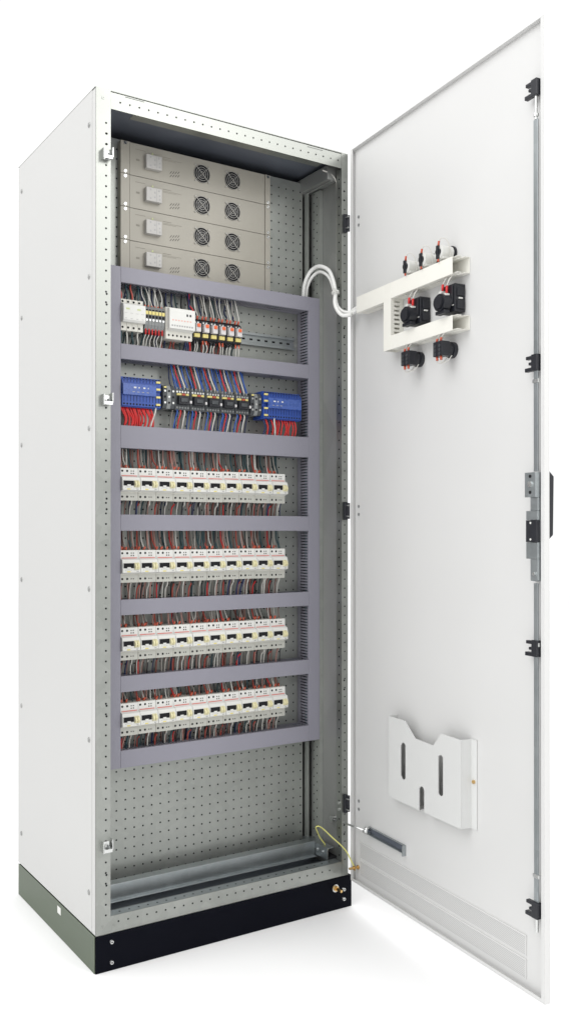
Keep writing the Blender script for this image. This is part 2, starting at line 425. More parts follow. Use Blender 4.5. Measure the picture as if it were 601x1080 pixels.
# locking rods
def rod(z0, z1, steps):
    b = MB(); b.box(0.7195, 0.7315, -0.004, -0.001, z0, z1)
    for zz in steps: b.box(0.7170, 0.7338, -0.0052, -0.0006, zz - 0.004, zz + 0.004, 1)
    dpart(b, 'lock_rod', ['rail', 'steel'], 0.0005)
rod(1.076, 1.800, (1.262, ))
rod(0.160, 0.846, (0.245, 0.720))
b = MB(); b.cyl((0.7255, -0.0022, 1.8002), 'z', 0.003, 0.06, 10); b.cyl((0.7255, -0.0022, 1.806), 'z', 0.0055, 0.006, 10); dpart(b, 'rod_tip', ['steel'])
b = MB(); b.cyl((0.7255, -0.0022, 0.130), 'z', 0.004, 0.0298, 10); dpart(b, 'rod_tip', ['steel'])
# rod guides: black rollers brackets
for zc in (1.866, 1.300, 0.712, 0.175):
    b = MB(); b.box(0.7165, 0.7330, -0.0085, 0.004, zc - 0.017, zc + 0.017)
    b.box(0.700, 0.7164, -0.0075, 0.002, zc + 0.008, zc + 0.015); b.box(0.697, 0.7164, -0.0075, 0.002, zc - 0.017, zc - 0.009)
    b.box(0.708, 0.7164, -0.0075, 0.002, zc - 0.004, zc + 0.002)
    b.box(0.716, 0.732, 0.0041, 0.0118, zc - 0.012, zc + 0.012, 1)
    dpart(b, 'rod_guide', ['black', 'blackg'], 0.001)
# lock mechanism
b = MB()
b.box(0.702, 0.7335, -0.012, 0.004, 1.023, 1.074); b.box(0.706, 0.7335, 0.0, 0.0118, 0.85, 1.022)
b.box(0.712, 0.7335, -0.006, -0.0002, 0.995, 1.0228); b.box(0.700, 0.7335, -0.0065, -0.0003, 0.976, 0.9948); b.box(0.700, 0.7335, -0.0065, -0.0003, 0.896, 0.930)
b.box(0.712, 0.7335, -0.006, -0.0002, 0.852, 0.8958)
for zz in (1.033, 1.066): b.cyl((0.718, -0.0121, zz), 'y', 0.0036, -0.0008, 8, 1)
b.cyl((0.7185, -0.0121, 1.0495), 'y', 0.0065, -0.003, 6, 2)
b.cyl((0.724, -0.0063, 0.865), 'y', 0.004, -0.003, 6, 2)
lk = dpart(b, 'lock', ['rail', 'hole', 'steel'], 0.0006)
b = MB(); b.box(0.703, 0.7333, -0.010, -0.0002, 0.9305, 0.9755)
for zz in (0.936, 0.970): b.cyl((0.717, -0.0101, zz), 'y', 0.0024, -0.0006, 10, 1)
b.build('lock_cover', ['black', 'white'], lk, 0.0006)
b = MB(); b.prism([(0.0138, 0.930), (0.032, 0.945), (0.034, 1.066), (0.0138, 1.084)], 'x', 0.702, 0.7375)
dpart(b, 'handle', ['black'], 0.0015)
# earth bolt and hinge rivets
b = MB(); b.cyl((0.024, PY, 0.030), 'y', 0.006, -0.004, 8, 0); b.cyl((0.024, PY - 0.004, 0.030), 'y', 0.0033, -0.026, 10, 0); b.cyl((0.024, PY - 0.012, 0.030), 'y', 0.007, -0.004, 6, 1)
dpart(b, 'earth_bolt', ['brass', 'brass'])
for zc in (1.805, 1.009, 0.200):
    b = MB()
    for dz in (-0.010, 0.012): b.cyl((0.026, PY, zc + dz), 'y', 0.0042, -0.0016, 10)
    dpart(b, 'hinge_rivet', ['grey'])
# door stay: slotted rail on the door, rod into the cabinet
b = MB()
b.box(0.080, 0.245, 0.0, 0.0016, 0.140, 0.1420); b.box(0.080, 0.245, 0.0017, PY, 0.1400, 0.1416); b.box(0.080, 0.245, PY - 0.0012, PY, 0.1417, 0.158, 1); b.box(0.080, 0.245, 0.006, PY - 0.0013, 0.1565, 0.158)  # channel back uses the dark sheet colour to stand in for shade
b.box(0.2455, 0.247, 0.0, PY, 0.132, 0.158)
dpart(b, 'stay_rail', ['rail', 'roof'])
Rz = Matrix.Rotation(-DA, 4, 'Z')
def dw(u, v, z): return Matrix.Translation((HX, HY, 0)) @ Rz @ Vector((u, v, z))
b = MB(); p1 = dw(0.088, -0.004, 0.150); b.tube([(0.7285, 0.046, 0.146), tuple(p1)], 0.0028, 8)
b.cyl((0.722, 0.046, 0.146), 'x', 0.009, 0.0125, 12); b.tube([tuple(dw(0.088, -0.012, 0.150)), tuple(dw(0.088, 0.006, 0.150))], 0.005, 8)
b.tube([tuple(p1 + Vector((0, 0, -0.006))), tuple(p1 + Vector((0, 0, 0.010)))], 0.0055, 8)
cpart(b, 'stay_rod', ['steel'])

def dthing(name, label, cat, u, z, group=None, v=PY):
    o = thing(name, label, cat, dw(u, v, z), group, -DA); return o

# ------------------------------------------------------------------ violet grey cable ducts
def duct_bodies(bx, w0, w1, a0, a1, horizontal):
    """slotted walls. w0..w1 across, a0..a1 along, y from YD+.003 to YP-.002"""
    y0, y1 = YD + 0.004, YP - 0.002
    if horizontal: bx.box(a0, a1, y1 - 0.0016, y1, w0, w1)
    else: bx.box(w0, w1, y1 - 0.0016, y1, a0, a1)
    a = a0
    while a < a1 - 0.005:
        for s0, s1 in ((w0, w0 + 0.0014), (w1 - 0.0014, w1)):
            if horizontal: bx.box(a, a + 0.0048, y0, y1 - 0.0018, s0, s1)
            else: bx.box(s0, s1, y0, y1 - 0.0018, a, a + 0.0048)
        a += 0.0082
    for s0, s1 in ((w0, w0 + 0.0014), (w1 - 0.0014, w1)):
        for q0, q1 in ((y0 - 0.0002, y0 + 0.004), (y1 - 0.014, y1 - 0.0019)):
            if horizontal: bx.box(a0 + 0.0001, a1 - 0.0001, q0, q1, s0 + 0.0003, s1 - 0.0003)
            else: bx.box(s0 + 0.0003, s1 - 0.0003, q0, q1, a0 + 0.0001, a1 - 0.0001)
def fill(t, w0, w1, a0, a1, horizontal, o):
    b = MB(); n = 4
    for k in range(n):
        for j in range(2):
            w = w0 + 0.0055 + (w1 - w0 - 0.011) * k / (n - 1); y = YD + 0.018 + j * 0.018 + 0.003 * (k % 2)
            pts = [(a, w + 0.001 * math.sin(a * 40 + k * 2), y) for a in [a0 + (a1 - a0) * q / 24 for q in range(25)]]
            b.tube([(a, y_, w_) if horizontal else (w_, y_, a) for a, w_, y_ in pts], 0.0042, 6, (k + j) % 2)
    b.build('cable_fill', ['wteal', 'black'], t, loc=o)
VD = (0.0705, 0.1080); VR = (0.6850, 0.7230)
HD = [(1.578, 1.617), (1.386, 1.424), (1.162, 1.219), (0.954, 0.995), (0.742, 0.781), (0.549, 0.589), (0.359, 0.4025)]
HN = ['top horizontal cable duct, just under the fan units', 'horizontal cable duct between the relays and the blue blocks',
      'wide horizontal cable duct just below the blue blocks', 'horizontal cable duct between first and second breaker rows',
      'horizontal cable duct between second and third breaker rows', 'horizontal cable duct between third and lowest breaker rows',
      'lowest horizontal cable duct, with bare perforated plate below it']
GD = 'violet grey cable ducts on the mounting plate'
def cover(mb, x0, x1, z0, z1):
    mb.box(x0, x1, YD, YD + 0.0018, z0, z1); 
    mb.box(x0 + 0.0001, x1 - 0.0001, YD + 0.0019, YD + 0.008, z1 - 0.0013, z1 - 0.0001) if x1 - x0 > z1 - z0 else None
    mb.box(x0 + 0.0001, x1 - 0.0001, YD + 0.0019, YD + 0.008, z0 + 0.0001, z0 + 0.0013) if x1 - x0 > z1 - z0 else None
for (x0, x1), lab in ((VD, 'tall vertical cable duct along the left of the breaker rows'), (VR, 'tall vertical cable duct along the right of the breaker rows')):
    t = thing('cable_duct', lab, 'cable duct', (x0, YD, HD[-1][0]), GD)
    o = Vector((-x0, -YD, -HD[-1][0]))
    b = MB(); duct_bodies(b, x0 + 0.001, x1 - 0.001, HD[-1][0], HD[0][1], False); b.build('duct_body', 'duct2', t, loc=o); fill(t, x0, x1, HD[-1][0] + .01, HD[0][1] - .01, False, o)
    b = MB(); b.box(x0, x1, YD, YD + 0.0018, HD[-1][0], HD[0][1])
    b.box(x0, x0 + 0.0013, YD + 0.0019, YD + 0.008, HD[-1][0], HD[0][1]); b.box(x1 - 0.0013, x1, YD + 0.0019, YD + 0.008, HD[-1][0], HD[0][1])
    b.build('duct_cover', 'duct', t, 0.0005, loc=o)
for (z0, z1), lab in zip(HD, HN):
    t = thing('cable_duct', lab, 'cable duct', (VD[1], YD, z0), GD)
    o = Vector((-VD[1], -YD, -z0))
    b = MB(); duct_bodies(b, z0 + 0.001, z1 - 0.001, VD[1] + 0.001, VR[0] - 0.001, True); b.build('duct_body', 'duct2', t, loc=o); fill(t, z0, z1, VD[1] + .004, VR[0] - .004, True, o)
    b = MB(); cover(b, VD[1] + 0.0004, VR[0] - 0.0004, z0, z1); b.build('duct_cover', 'duct', t, 0.0005, loc=o)

# ------------------------------------------------------------------ DIN rails
def din(z, x0, x1, lab):
    t = MB(); h = 0.0175
    t.box(x0, x1, YP - 0.0022, YP - 0.0006, z - 0.0125, z + 0.0125)
    for s in (-1, 1):
        za, zb = sorted((z + s * 0.0112, z + s * 0.0125)); t.box(x0, x1, YP - 0.0085, YP - 0.0023, za, zb)
        za, zb = sorted((z + s * 0.0112, z + s * h)); t.box(x0, x1, YP - 0.0098, YP - 0.0086, za, zb)
    x = x0 + 0.012
    while x < x1 - 0.01: t.box(x, x + 0.010, YP - 0.0026, YP - 0.0023, z - 0.0025, z + 0.0025, 1); x += 0.025
    tag(t.build('mounting_rail', ['rail', 'hole']), lab, 'mounting rail', 'metal mounting rails behind the devices')
din(1.490, 0.111, 0.672, 'perforated metal rail carrying the relays, bare at its right end')
din(1.300, 0.111, 0.680, 'metal rail behind the two blue blocks')
ROWS = [1.0715, 0.8640, 0.6685, 0.4785]
RN = ['uppermost', 'second', 'third', 'lowest']
for z, n in zip(ROWS, RN): din(z + 0.003, 0.111, 0.640, 'metal rail ending right of the %s breaker row' % n)

def J(a): return random.uniform(-a, a)
# ------------------------------------------------------------------ breakers (10 per row)
PITCH = 0.0499
def make_breaker():
    t = thing('circuit_breaker', 'x', 'circuit breaker', (0, 0, 0), 'two pole residual current breakers in four rows')
    w = PITCH - 0.0006
    b = MB()                                                       # origin: left edge, rail plane centre
    b.box(0, w, YD + 0.006, YP - 0.011, -0.041, 0.041)             # rear body with shoulders
    b.build('body', ['cream'], t, 0.0008)
    b = MB()
    b.prism([(YD + 0.0058, 0.0405), (YD + 0.0050, 0.0405), (YD + 0.0045, 0.021), (YD - 0.006, 0.017), (YD - 0.010, 0.006), (YD - 0.010, -0.015), (YD + 0.0045, -0.019), (YD + 0.0058, -0.019)], 'x', 0.0003, w - 0.0003)
    fr = b.build('front_cover', ['white'], t, 0.0007)
    b = MB(); b.box(0.001, w - 0.001, YD + 0.0052, YD + 0.0058, -0.0405, -0.0215)
    b.build('terminal_cover', ['creamdark'], t)
    # screw holes, upper and lower
    b = MB()
    for x, r in ((0.0055, 0.0029), (0.0190, 0.0029), (0.0300, 0.0016), (0.0360, 0.0016)):
        b.disc((x, YD + 0.0044, 0.0335), 'y', r, 10); b.disc((x, YD + 0.0047, -0.0315), 'y', r, 10)
    for x in (0.0300, 0.0360): b.disc((x, YD + 0.0042, 0.0275), 'y', 0.0017, 8)
    b.build('screw_hole', ['hole'], t)
    b = MB(); b.box(0.0035, w - 0.004, YD + 0.0030, YD + 0.0040, 0.0208, 0.0222); b.build('red_stripe', ['redline'], t)
    # window with black recess
    b = MB(); b.box(0.0025, 0.0310, YD - 0.0106, YD - 0.0050, -0.0040, 0.0085); b.build('toggle_window', ['hole'], t)
    b = MB(); b.box(0.0120, 0.0215, YD - 0.0125, YD - 0.0107, -0.0062, -0.0012); b.build('switch_lever', ['white'], t, 0.0006)
    # twin cream toggles
    for x in (0.0322, 0.0392):
        b = MB(); b.prism([(YD - 0.0060, 0.0115), (YD - 0.0150, 0.0060), (YD - 0.0185, -0.0010), (YD - 0.0150, -0.0065), (YD - 0.0103, -0.0085)], 'x', x, x + 0.0058)
        b.build('test_toggle', ['toggle'], t, 0.0008)
    b = MB()
    b.box(0.0070, 0.0085, YD - 0.0104, YD - 0.0101, -0.0098, -0.0083, 1); b.box(0.0230, 0.0245, YD - 0.0104, YD - 0.0101, -0.0098, -0.0083, 1)
    b.box(0.0120, 0.0215, YD - 0.0104, YD - 0.0101, -0.0142, -0.0112, 0); b.box(0.0380, 0.0440, YD - 0.0104, YD - 0.0101, -0.0135, -0.0115, 1)
    b.build('printed_mark', ['yellow', 'greymark'], t)
    fuse(t, 'front_cover', ['screw_hole', 'red_stripe', 'printed_mark'])
    return t
brk = make_breaker()
X0 = 0.1085
for r, z in enumerate(ROWS):
    for i in range(10):
        where = {0: 'leftmost circuit breaker', 9: 'rightmost circuit breaker'}.get(i, ORD[i] + ' circuit breaker from the left')
        lab = 'white %s in the %s breaker row' % (where, RN[r])
        if r == 0 and i == 0: o = brk; o.location = (X0, 0, z); o['label'] = lab
        else: copy_tree(brk, (X0 + i * PITCH + J(0.00012), J(0.0005), z + J(0.0005)), lab)

# ------------------------------------------------------------------ wires
def wire(pts, r, mk, label, group, ferr=None, n=5, sub=5):
    b = MB(); b.tube(catmull(pts, sub), r, n)
    o = b.build('wire', mk); tag(o, label, 'wire', group)
    if ferr:
        f = MB(); f.tube([ferr[0], ferr[1]], ferr[2], 6); f.build('ferrule', ferr[3], o)
    return o
def J(a): return random.uniform(-a, a)
for r, z in enumerate(ROWS):
    ztop, zd = z + 0.041, HD[2 + r][0]
    zbot, zl = z - 0.041, HD[3 + r][1]
    gu = 'wires rising from the %s breaker row' % RN[r]; gl = 'wires dropping from the %s breaker row' % RN[r]
    for i in range(10):
        x = X0 + i * PITCH
        specs = [(0.006, 'wred2' if i % 3 else 'wred', 'red'), (0.020, 'wgrey' if (i + r) % 2 else 'wwhite', 'pale'), (0.035, 'wteal', 'dark teal')]
        if r >= 2: specs = specs[:2]
        for dx, mk, cn in specs:
            y = YD + 0.018 + J(0.004); s = J(0.0065) if cn == 'red' else J(0.002)
            pts = [(x + dx, y, ztop - 0.004), (x + dx + J(0.002), y + 0.004, ztop + 0.008), (x + dx + s * 0.6, y + 0.014, ztop + 0.026), (x + dx + s, y + 0.018, zd + 0.012)]
            wire(pts, 0.0027 if cn == 'dark teal' else 0.0020, mk, '%s wire rising from the %s breaker row into the duct above' % (cn, RN[r]), gu + ', ' + cn,
                 ((x + dx, y, ztop - 0.001), (x + dx + 0.003 + J(0.002), y - 0.001, ztop + 0.0085), 0.0027, 'ferr') if cn != 'dark teal' else None)
        specs = [(0.008, 'wred2' if (i + r) % 3 else 'wred', 'red'), (0.036, 'wwhite', 'white'), (0.043, 'wnavy', 'navy')]
        specs = specs[:2]
        for dx, mk, cn in specs:
            y = YD + 0.016 + J(0.003); s = J(0.0065) if cn == 'red' else J(0.002)
            pts = [(x + dx, y, zbot + 0.004), (x + dx + J(0.002), y + 0.002, zbot - 0.008), (x + dx + s * 0.6, y + 0.010, (zbot + zl) / 2), (x + dx + s, y + 0.012, zl - 0.010)]
            wire(pts, 0.0026 if cn == 'navy' else 0.0020, mk, '%s wire dropping from the %s breaker row into the duct below' % (cn, RN[r]), gl + ', ' + cn,
                 ((x + dx, y, zbot + 0.001), (x + dx, y, zbot - 0.007), 0.0025, 'black') if cn == 'red' else None)

# the dense rest of the wiring behind them, past counting
b = MB(); dull = ['wred2', 'wteal', 'black', 'wgrey', 'wnavy', 'wbrown', 'wwhite']
for r, z in enumerate(ROWS):
    for i in range(10):
        x = X0 + i * PITCH
        for up in (True, False):
            za, zb = (z + 0.037, HD[2 + r][0] + 0.008) if up else (z - 0.037, HD[3 + r][1] - 0.008)
            for k in range(6 if up else 6):
                xx = x + 0.003 + k * 0.0078 + J(0.0015); y = YD + random.choice((0.020, 0.026, 0.034, 0.042)); s = J(0.007) if random.random() < .25 else J(0.002)
                m = random.choice((5, 9, 9, 1, 2, 3, 3, 6)) if up else random.choice((5, 9, 9, 1, 2, 3, 6, 4))
                b.tube(catmull([(xx, y - 0.008, za), (xx + J(.0015), y, za + (zb - za) * .25), (xx + s * .7, y + 0.004, za + (zb - za) * .6), (xx + s, y + 0.006, zb)], 4), random.choice((0.0013, 0.0017, 0.0024)), 5, m)
                if up and k % 2 == 0 and random.random() < .45:
                    b.tube([(xx, y - 0.009, za + 0.002), (xx + 0.002, y - 0.007, za + 0.009), (xx + 0.005, y - 0.004, za + 0.011)], 0.0026, 6, 7)
            m = 2
for k in range(26):                                                # loose dark strands behind the relay row
    xx = 0.112 + k * 0.0135 + J(0.004); b.tube(catmull([(xx, YD + 0.03, 1.53), (xx + J(.006), YD + 0.04, 1.55), (xx + J(.01), YD + 0.04, 1.585)], 4), 0.0022, 5, random.choice((1, 2, 4, 4)))
    b.tube(catmull([(xx, YD + 0.02, 1.462), (xx + J(.006), YD + 0.03, 1.44), (xx + J(.01), YD + 0.03, 1.418)], 4), 0.0022, 5, random.choice((1, 2, 4, 0)))
for k in range(20):
    xx = 0.262 + k * 0.0122 + J(0.003)
    b.tube(catmull([(xx, YD + 0.025, 1.322), (xx - .006, YD + 0.03, 1.35), (xx - .012 + J(.004), YD + 0.03, 1.392)], 4), 0.0018, 5, random.choice((4, 3, 8, 8)))
    b.tube(catmull([(xx, YD + 0.02, 1.275), (xx - .003, YD + 0.025, 1.25), (xx - .006 + J(.004), YD + 0.025, 1.212)], 4), 0.0018, 5, random.choice((4, 3, 8, 8)))
tag(b.build('wiring', dull + ['ferr', 'wblue', 'wpink']), 'dense dull wiring filling the gaps above and below the device rows', 'wiring', None, 'stuff')

# ------------------------------------------------------------------ row of relays (upper row)
ZR = 1.497
# four pole surge / breaker block
t = thing('modular_breaker', 'white four pole device at the left end of the relay row', 'circuit breaker', (0.1085, YD, 1.458))
o = Vector((-0.1085, -YD, -1.458))
b = MB()
for k in range(4): b.box(0.1090 + k * 0.0152, 0.1238 + k * 0.0152, YD + 0.001, YP - 0.011, 1.458, 1.537)
b.build('body', 'cream', t, 0.0007, loc=o)
b = MB(); b.prism([(YD + 0.0008, 1.527), (YD - 0.012, 1.522), (YD - 0.014, 1.515), (YD - 0.014, 1.483), (YD - 0.010, 1.478), (YD + 0.0008, 1.478)], 'x', 0.1095, 0.1700)
b.build('front_cover', 'white', t, 0.0008, loc=o)
b = MB()
for k in range(4):
    for zz in (1.531, 1.466): b.disc((0.1130 + k * 0.0152, YD + 0.0007, zz), 'y', 0.0030, 10)
b.build('screw_hole', 'hole', t, loc=o)
b = MB()
for k in range(4):
    x = 0.112 + k * 0.0152
    if k % 2 == 0: b.box(x + 0.004, x + 0.014, YD - 0.0144, YD - 0.0141, 1.508, 1.512, 1)
    b.box(x, x + 0.008, YD - 0.0144, YD - 0.0141, 1.499, 1.4997, 0); b.box(x + 0.001, x + 0.007, YD - 0.0144, YD - 0.0141, 1.4855, 1.4865, 0)
b.build('printed_mark', ['greymark', 'greenlab'], t, loc=o)
fuse(t, 'front_cover', ['screw_hole', 'printed_mark'])

# six slim terminal relays
def make_slim():
    t = thing('terminal_relay', 'x', 'terminal relay', (0, 0, 0), 'slim terminal relays in the relay row')
    w = 0.0088
    b = MB(); b.prism([(YP - 0.011, -0.030), (YD + 0.003, -0.030), (YD - 0.003, -0.018), (YD - 0.003, 0.022), (YD + 0.005, 0.030), (YP - 0.011, 0.030)], 'x', 0, w)
    b.build('body', 'grey', t, 0.0004)
    b = MB(); b.box(0.0008, w - 0.0008, YD - 0.0052, YD - 0.0031, 0.008, 0.0165); b.build('marker', 'yellow', t)
    b = MB(); b.box(0.0012, w - 0.0012, YD - 0.0042, YD - 0.0031, -0.001, 0.006); b.box(0.001, w - 0.001, YD - 0.0036, YD - 0.0031, 0.0180, 0.0215); b.build('slot', 'hole', t); fuse(t, 'body', ['slot'])
    b = MB(); b.box(0.0020, w - 0.0020, YD - 0.0048, YD - 0.0031, -0.0085, -0.0035); b.build('contact', 'steel', t)
    return t
sl = make_slim()
for k in range(6):
    n = ['leftmost slim terminal relay, next to the white four pole device', 'second slim terminal relay from the left in the relay row', 'third slim terminal relay from the left in the relay row',
         'fourth slim terminal relay from the left in the relay row', 'fifth slim terminal relay from the left in the relay row', 'rightmost slim terminal relay, next to the power supply'][k]
    loc = (0.1735 + k * 0.0093, 0, 1.497)
    if k == 0: sl.location = loc; sl['label'] = n
    else: copy_tree(sl, loc, n)
    x = loc[0] + 0.0044
    wire([(x, YD + 0.010, 1.524), (x + J(.002), YD + 0.006, 1.535), (x + J(.006), YD + 0.014, 1.556), (x + J(.010), YD + 0.02, 1.585)], 0.0014, 'wwhite',
         'white wire rising from the slim terminal relays', 'white wires above the slim terminal relays', ((x, YD + 0.009, 1.525), (x, YD + 0.007, 1.531), 0.0024, 'ferr'))
    wire([(x, YD + 0.004, 1.470), (x, YD + 0.004, 1.455), (x + J(.004), YD + 0.010, 1.44), (x + J(.006), YD + 0.012, 1.412)], 0.0015, 'wwhite',
         'white wire with red ferrule below the slim terminal relays', 'white wires below the slim terminal relays', ((x, YD + 0.003, 1.470), (x, YD + 0.003, 1.455), 0.0024, 'wred'))
# power supply
t = thing('power_supply', 'boxy off-white power supply between terminals and relays', 'power supply', (0.231, YD, 1.449))
o = Vector((-0.231, -YD, -1.449))
b = MB(); b.box(0.2315, 0.3085, YD - 0.004, YP - 0.011, 1.449, 1.531); b.build('body', 'cream', t, 0.0012, loc=o)
b = MB(); b.prism([(YD - 0.0042, 1.529), (YD - 0.018, 1.526), (YD - 0.020, 1.520), (YD - 0.020, 1.474), (YD - 0.0042, 1.470)], 'x', 0.2345, 0.3085); b.build('front_cover', 'white', t, 0.001, loc=o)
b = MB()
for k in range(9): b.box(0.240 + k * 0.0072, 0.2445 + k * 0.0072, YD - 0.0204, YD - 0.0201, 1.4795, 1.4835, 0)
for k in range(7): b.box(0.242 + k * 0.0085, 0.2465 + k * 0.0085, YD - 0.0204, YD - 0.0201, 1.494, 1.497, 1)
for k in (0, 1): b.box(0.283 + k * 0.009, 0.288 + k * 0.009, YD - 0.0204, YD - 0.0201, 1.508, 1.514, 2)
b.build('printed_mark', ['greymark', 'pinkline', 'black'], t, loc=o)
b = MB()
for k in range(6): b.disc((0.240 + k * 0.0118, YD - 0.0043, 1.459), 'y', 0.0028, 10)
b.build('screw_hole', 'hole', t, loc=o)
fuse(t, 'front_cover', ['printed_mark']); fuse(t, 'body', ['screw_hole'])

# six plug-in relays
def make_relay():
    t = thing('plug_in_relay', 'x', 'relay', (0, 0, 0), 'plug-in relays with orange levers')
    w = 0.0238
    b = MB(); b.prism([(YP - 0.011, -0.031), (YD + 0.006, -0.031), (YD + 0.002, -0.026), (YD + 0.002, 0.019), (YD + 0.012, 0.026), (YP - 0.011, 0.030)], 'x', 0, w); b.build('socket', 'black', t, 0.0006)
    b = MB(); b.box(0.0045, w - 0.0045, YD - 0.012, YD + 0.0018, -0.012, 0.010); b.build('relay_case', 'clear', t, 0.001)
    b = MB(); b.box(0.0070, w - 0.0075, YD - 0.0145, YD - 0.0121, 0.000, 0.0085); b.build('lever', 'orange', t, 0.0006)
    b = MB(); b.box(0.0040, w - 0.0040, YD - 0.004, YD + 0.0018, -0.0245, -0.0150); b.build('label_holder', 'yellow', t, 0.0004)
    b = MB(); 
    for x in (0.0075, 0.0165): b.cyl((x, YD + 0.0018, 0.0145), 'y', 0.0026, -0.0012, 8)
    b.build('screw', 'steel', t)
    return t
rl = make_relay()
for k in range(6):
    n = ['leftmost plug-in relay, against the power supply', 'second plug-in relay from the left', 'third plug-in relay from the left',
         'third plug-in relay from the right', 'second plug-in relay from the right', 'rightmost plug-in relay, beside the bare rail'][k] + ', with orange lever'
    loc = (0.312 + k * 0.0252, 0, 1.488)
    if k == 0: rl.location = loc; rl['label'] = n
    else: copy_tree(rl, loc, n)
    for dx in (0.007, 0.017):
        x = loc[0] + dx
        wire([(x, YD + 0.012, 1.510), (x + J(.002), YD + 0.004, 1.522), (x + J(.006), YD + 0.010, 1.545), (x + J(.010), YD + 0.02, 1.585)], 0.0015, 'wgrey' if dx < .01 else 'wwhite',
             'pale wire rising from the plug-in relays', 'pale wires above the plug-in relays', ((x, YD + 0.008, 1.512), (x, YD + 0.004, 1.521), 0.0027, 'ferr'))
        wire([(x, YD + 0.010, 1.459), (x + J(.002), YD + 0.003, 1.449), (x + J(.005), YD + 0.006, 1.436), (x + J(.007), YD + 0.012, 1.412)], 0.0015, 'wwhite',
             'white wire with red ferrule below the plug-in relays', 'white wires below the plug-in relays', ((x, YD + 0.004, 1.456), (x, YD + 0.003, 1.446), 0.0026, 'ferr' if k % 2 else 'black'))
wire([(0.300, YD - .004, 1.532), (0.298, YD - .006, 1.545), (0.305, YD + .01, 1.56), (0.308, YD + .02, 1.585)], 0.002, 'wnavy', 'navy wire above the right side of the power supply', 'navy wires at the power supply')
wire([(0.309, YD + .0, 1.515), (0.311, YD - .004, 1.53), (0.306, YD + .01, 1.55), (0.312, YD + .02, 1.585)], 0.002, 'wred', 'red wire between the power supply and the leftmost relay', 'red wires at the power supply')
for k in range(3):
    x = 0.292 + k * 0.006
    wire([(x, YD + .004, 1.449), (x, YD + .002, 1.442), (x + .004, YD + .006, 1.43), (x + .004, YD + .012, 1.412)], 0.0018, ('wnavy', 'wnavy', 'wred')[k],
         ('navy wire below the power supply', 'navy wire below the power supply', 'red wire below the right end of the power supply')[k], 'wires below the power supply')
for k in range(4):
    x = 0.113 + k * 0.0152
    wire([(x, YD + .010, 1.536), (x + J(.002), YD + .008, 1.550), (x + J(.004), YD + .014, 1.57), (x + J(.004), YD + .02, 1.59)], 0.0024, ('wred2', 'wteal')[k % 2], ('brick red', 'dark teal')[k % 2] + ' wire above the white four pole device', 'wires above the four pole device')
    wire([(x, YD + .010, 1.459), (x + J(.002), YD + .008, 1.445), (x + J(.004), YD + .012, 1.43), (x + J(.004), YD + .014, 1.412)], 0.0024, ('wteal', 'wwhite')[k % 2], ('dark teal', 'white')[k % 2] + ' wire below the white four pole device', 'wires below the four pole device')

# ------------------------------------------------------------------ blue block row
def blue_block(x0, x1, z0, z1, lab, tabs_right):
    t = thing('distribution_block', lab, 'distribution block', (x0, YD, z0), 'blue distribution blocks')
    o = Vector((-x0, -YD, -z0)); w = x1 - x0
    b = MB(); b.box(x0, x1, YD + 0.002, YP - 0.011, z0, z1)
    for zz in (z0 + 0.019, z0 + 0.060): b.box(x0 + 0.0005, x1 - 0.0005, YD - 0.004, YD + 0.0018, zz - 0.0165, zz + 0.0145 if zz < z0 + .05 else zz + 0.0075)
    b.build('body', 'blue', t, 0.0012, loc=o)
    b = MB(); b.box(x0 + 0.001, x1 - 0.016, YD - 0.010, YD - 0.0042, z0 + 0.030, z0 + 0.058) if tabs_right else b.box(x0 + 0.014, x1 - 0.004, YD - 0.010, YD - 0.0042, z0 + 0.030, z0 + 0.058)
    b.build('window_cover', 'blue2', t, 0.0008, loc=o)
    b = MB()
    for zz in (z0 + 0.067, z0 + 0.049, z0 + 0.029, z0 + 0.010):
        xx = x1 - 0.0145 if tabs_right else x0 + 0.002
        b.box(xx, xx + 0.0115, YD - 0.0075, YD - 0.0042, zz - 0.0025, zz + 0.0025)
    b.build('tab', 'yellow', t, 0.0004, loc=o)
    b = MB()
    for k in range(4 if tabs_right else 3):
        xa = x0 + 0.030 + k * 0.013
        b.box(xa, xa + (0.007, 0.003, 0.006, 0.002)[k], YD - 0.0104, YD - 0.0101, z0 + 0.047, z0 + 0.0505)
        b.box(xa - 0.004, xa + 0.003, YD - 0.0104, YD - 0.0101, z0 + 0.037, z0 + 0.0385, 1)
    b.build('printed_mark', ['white', 'greymark'], t, loc=o)
    b = MB(); x = x0 + 0.006
    while x < x1 - 0.004: b.disc((x, YD - 0.0043, z0 + 0.0075), 'y', 0.0026, 8); b.box(x - 0.003, x + 0.003, YD - 0.0046, YD - 0.0041, z0 + 0.071, z0 + 0.0735); b.box(x - 0.0006, x + 0.0006, YD - 0.0045, YD - 0.0041, z0 + 0.014, z0 + 0.029); b.box(x - 0.0006, x + 0.0006, YD - 0.0045, YD - 0.0041, z0 + 0.0625, z0 + 0.0690); x += 0.0088
    b.build('terminal_hole', 'hole', t, loc=o)
    fuse(t, 'body', ['terminal_hole']); fuse(t, 'window_cover', ['printed_mark'])
blue_block(0.1090, 0.2175, 1.266, 1.342, 'blue distribution block at the left, above a bundle of red wires', True)
blue_block(0.5290, 0.6560, 1.262, 1.338, 'blue distribution block at the right, against the slotted duct', False)
for k in range(14):
    x = 0.112 + k * 0.0062
    wire([(x, YD + .012, 1.270), (x + J(.002), YD + .002, 1.257), (x + .008 + J(.005), YD + .006, 1.236), (x + .004 + J(.006), YD + .012, 1.205)], 0.0028, 'wred', 'red wire hanging below the left blue block', 'red wires under the left blue block')
wire([(0.205, YD + .0, 1.270), (0.203, YD + .0, 1.256), (0.198, YD + .004, 1.238), (0.190, YD + .010, 1.205)], 0.0024, 'wwhite', 'white wire crossing the red bundle under the left blue block', 'white wires under the blue blocks')
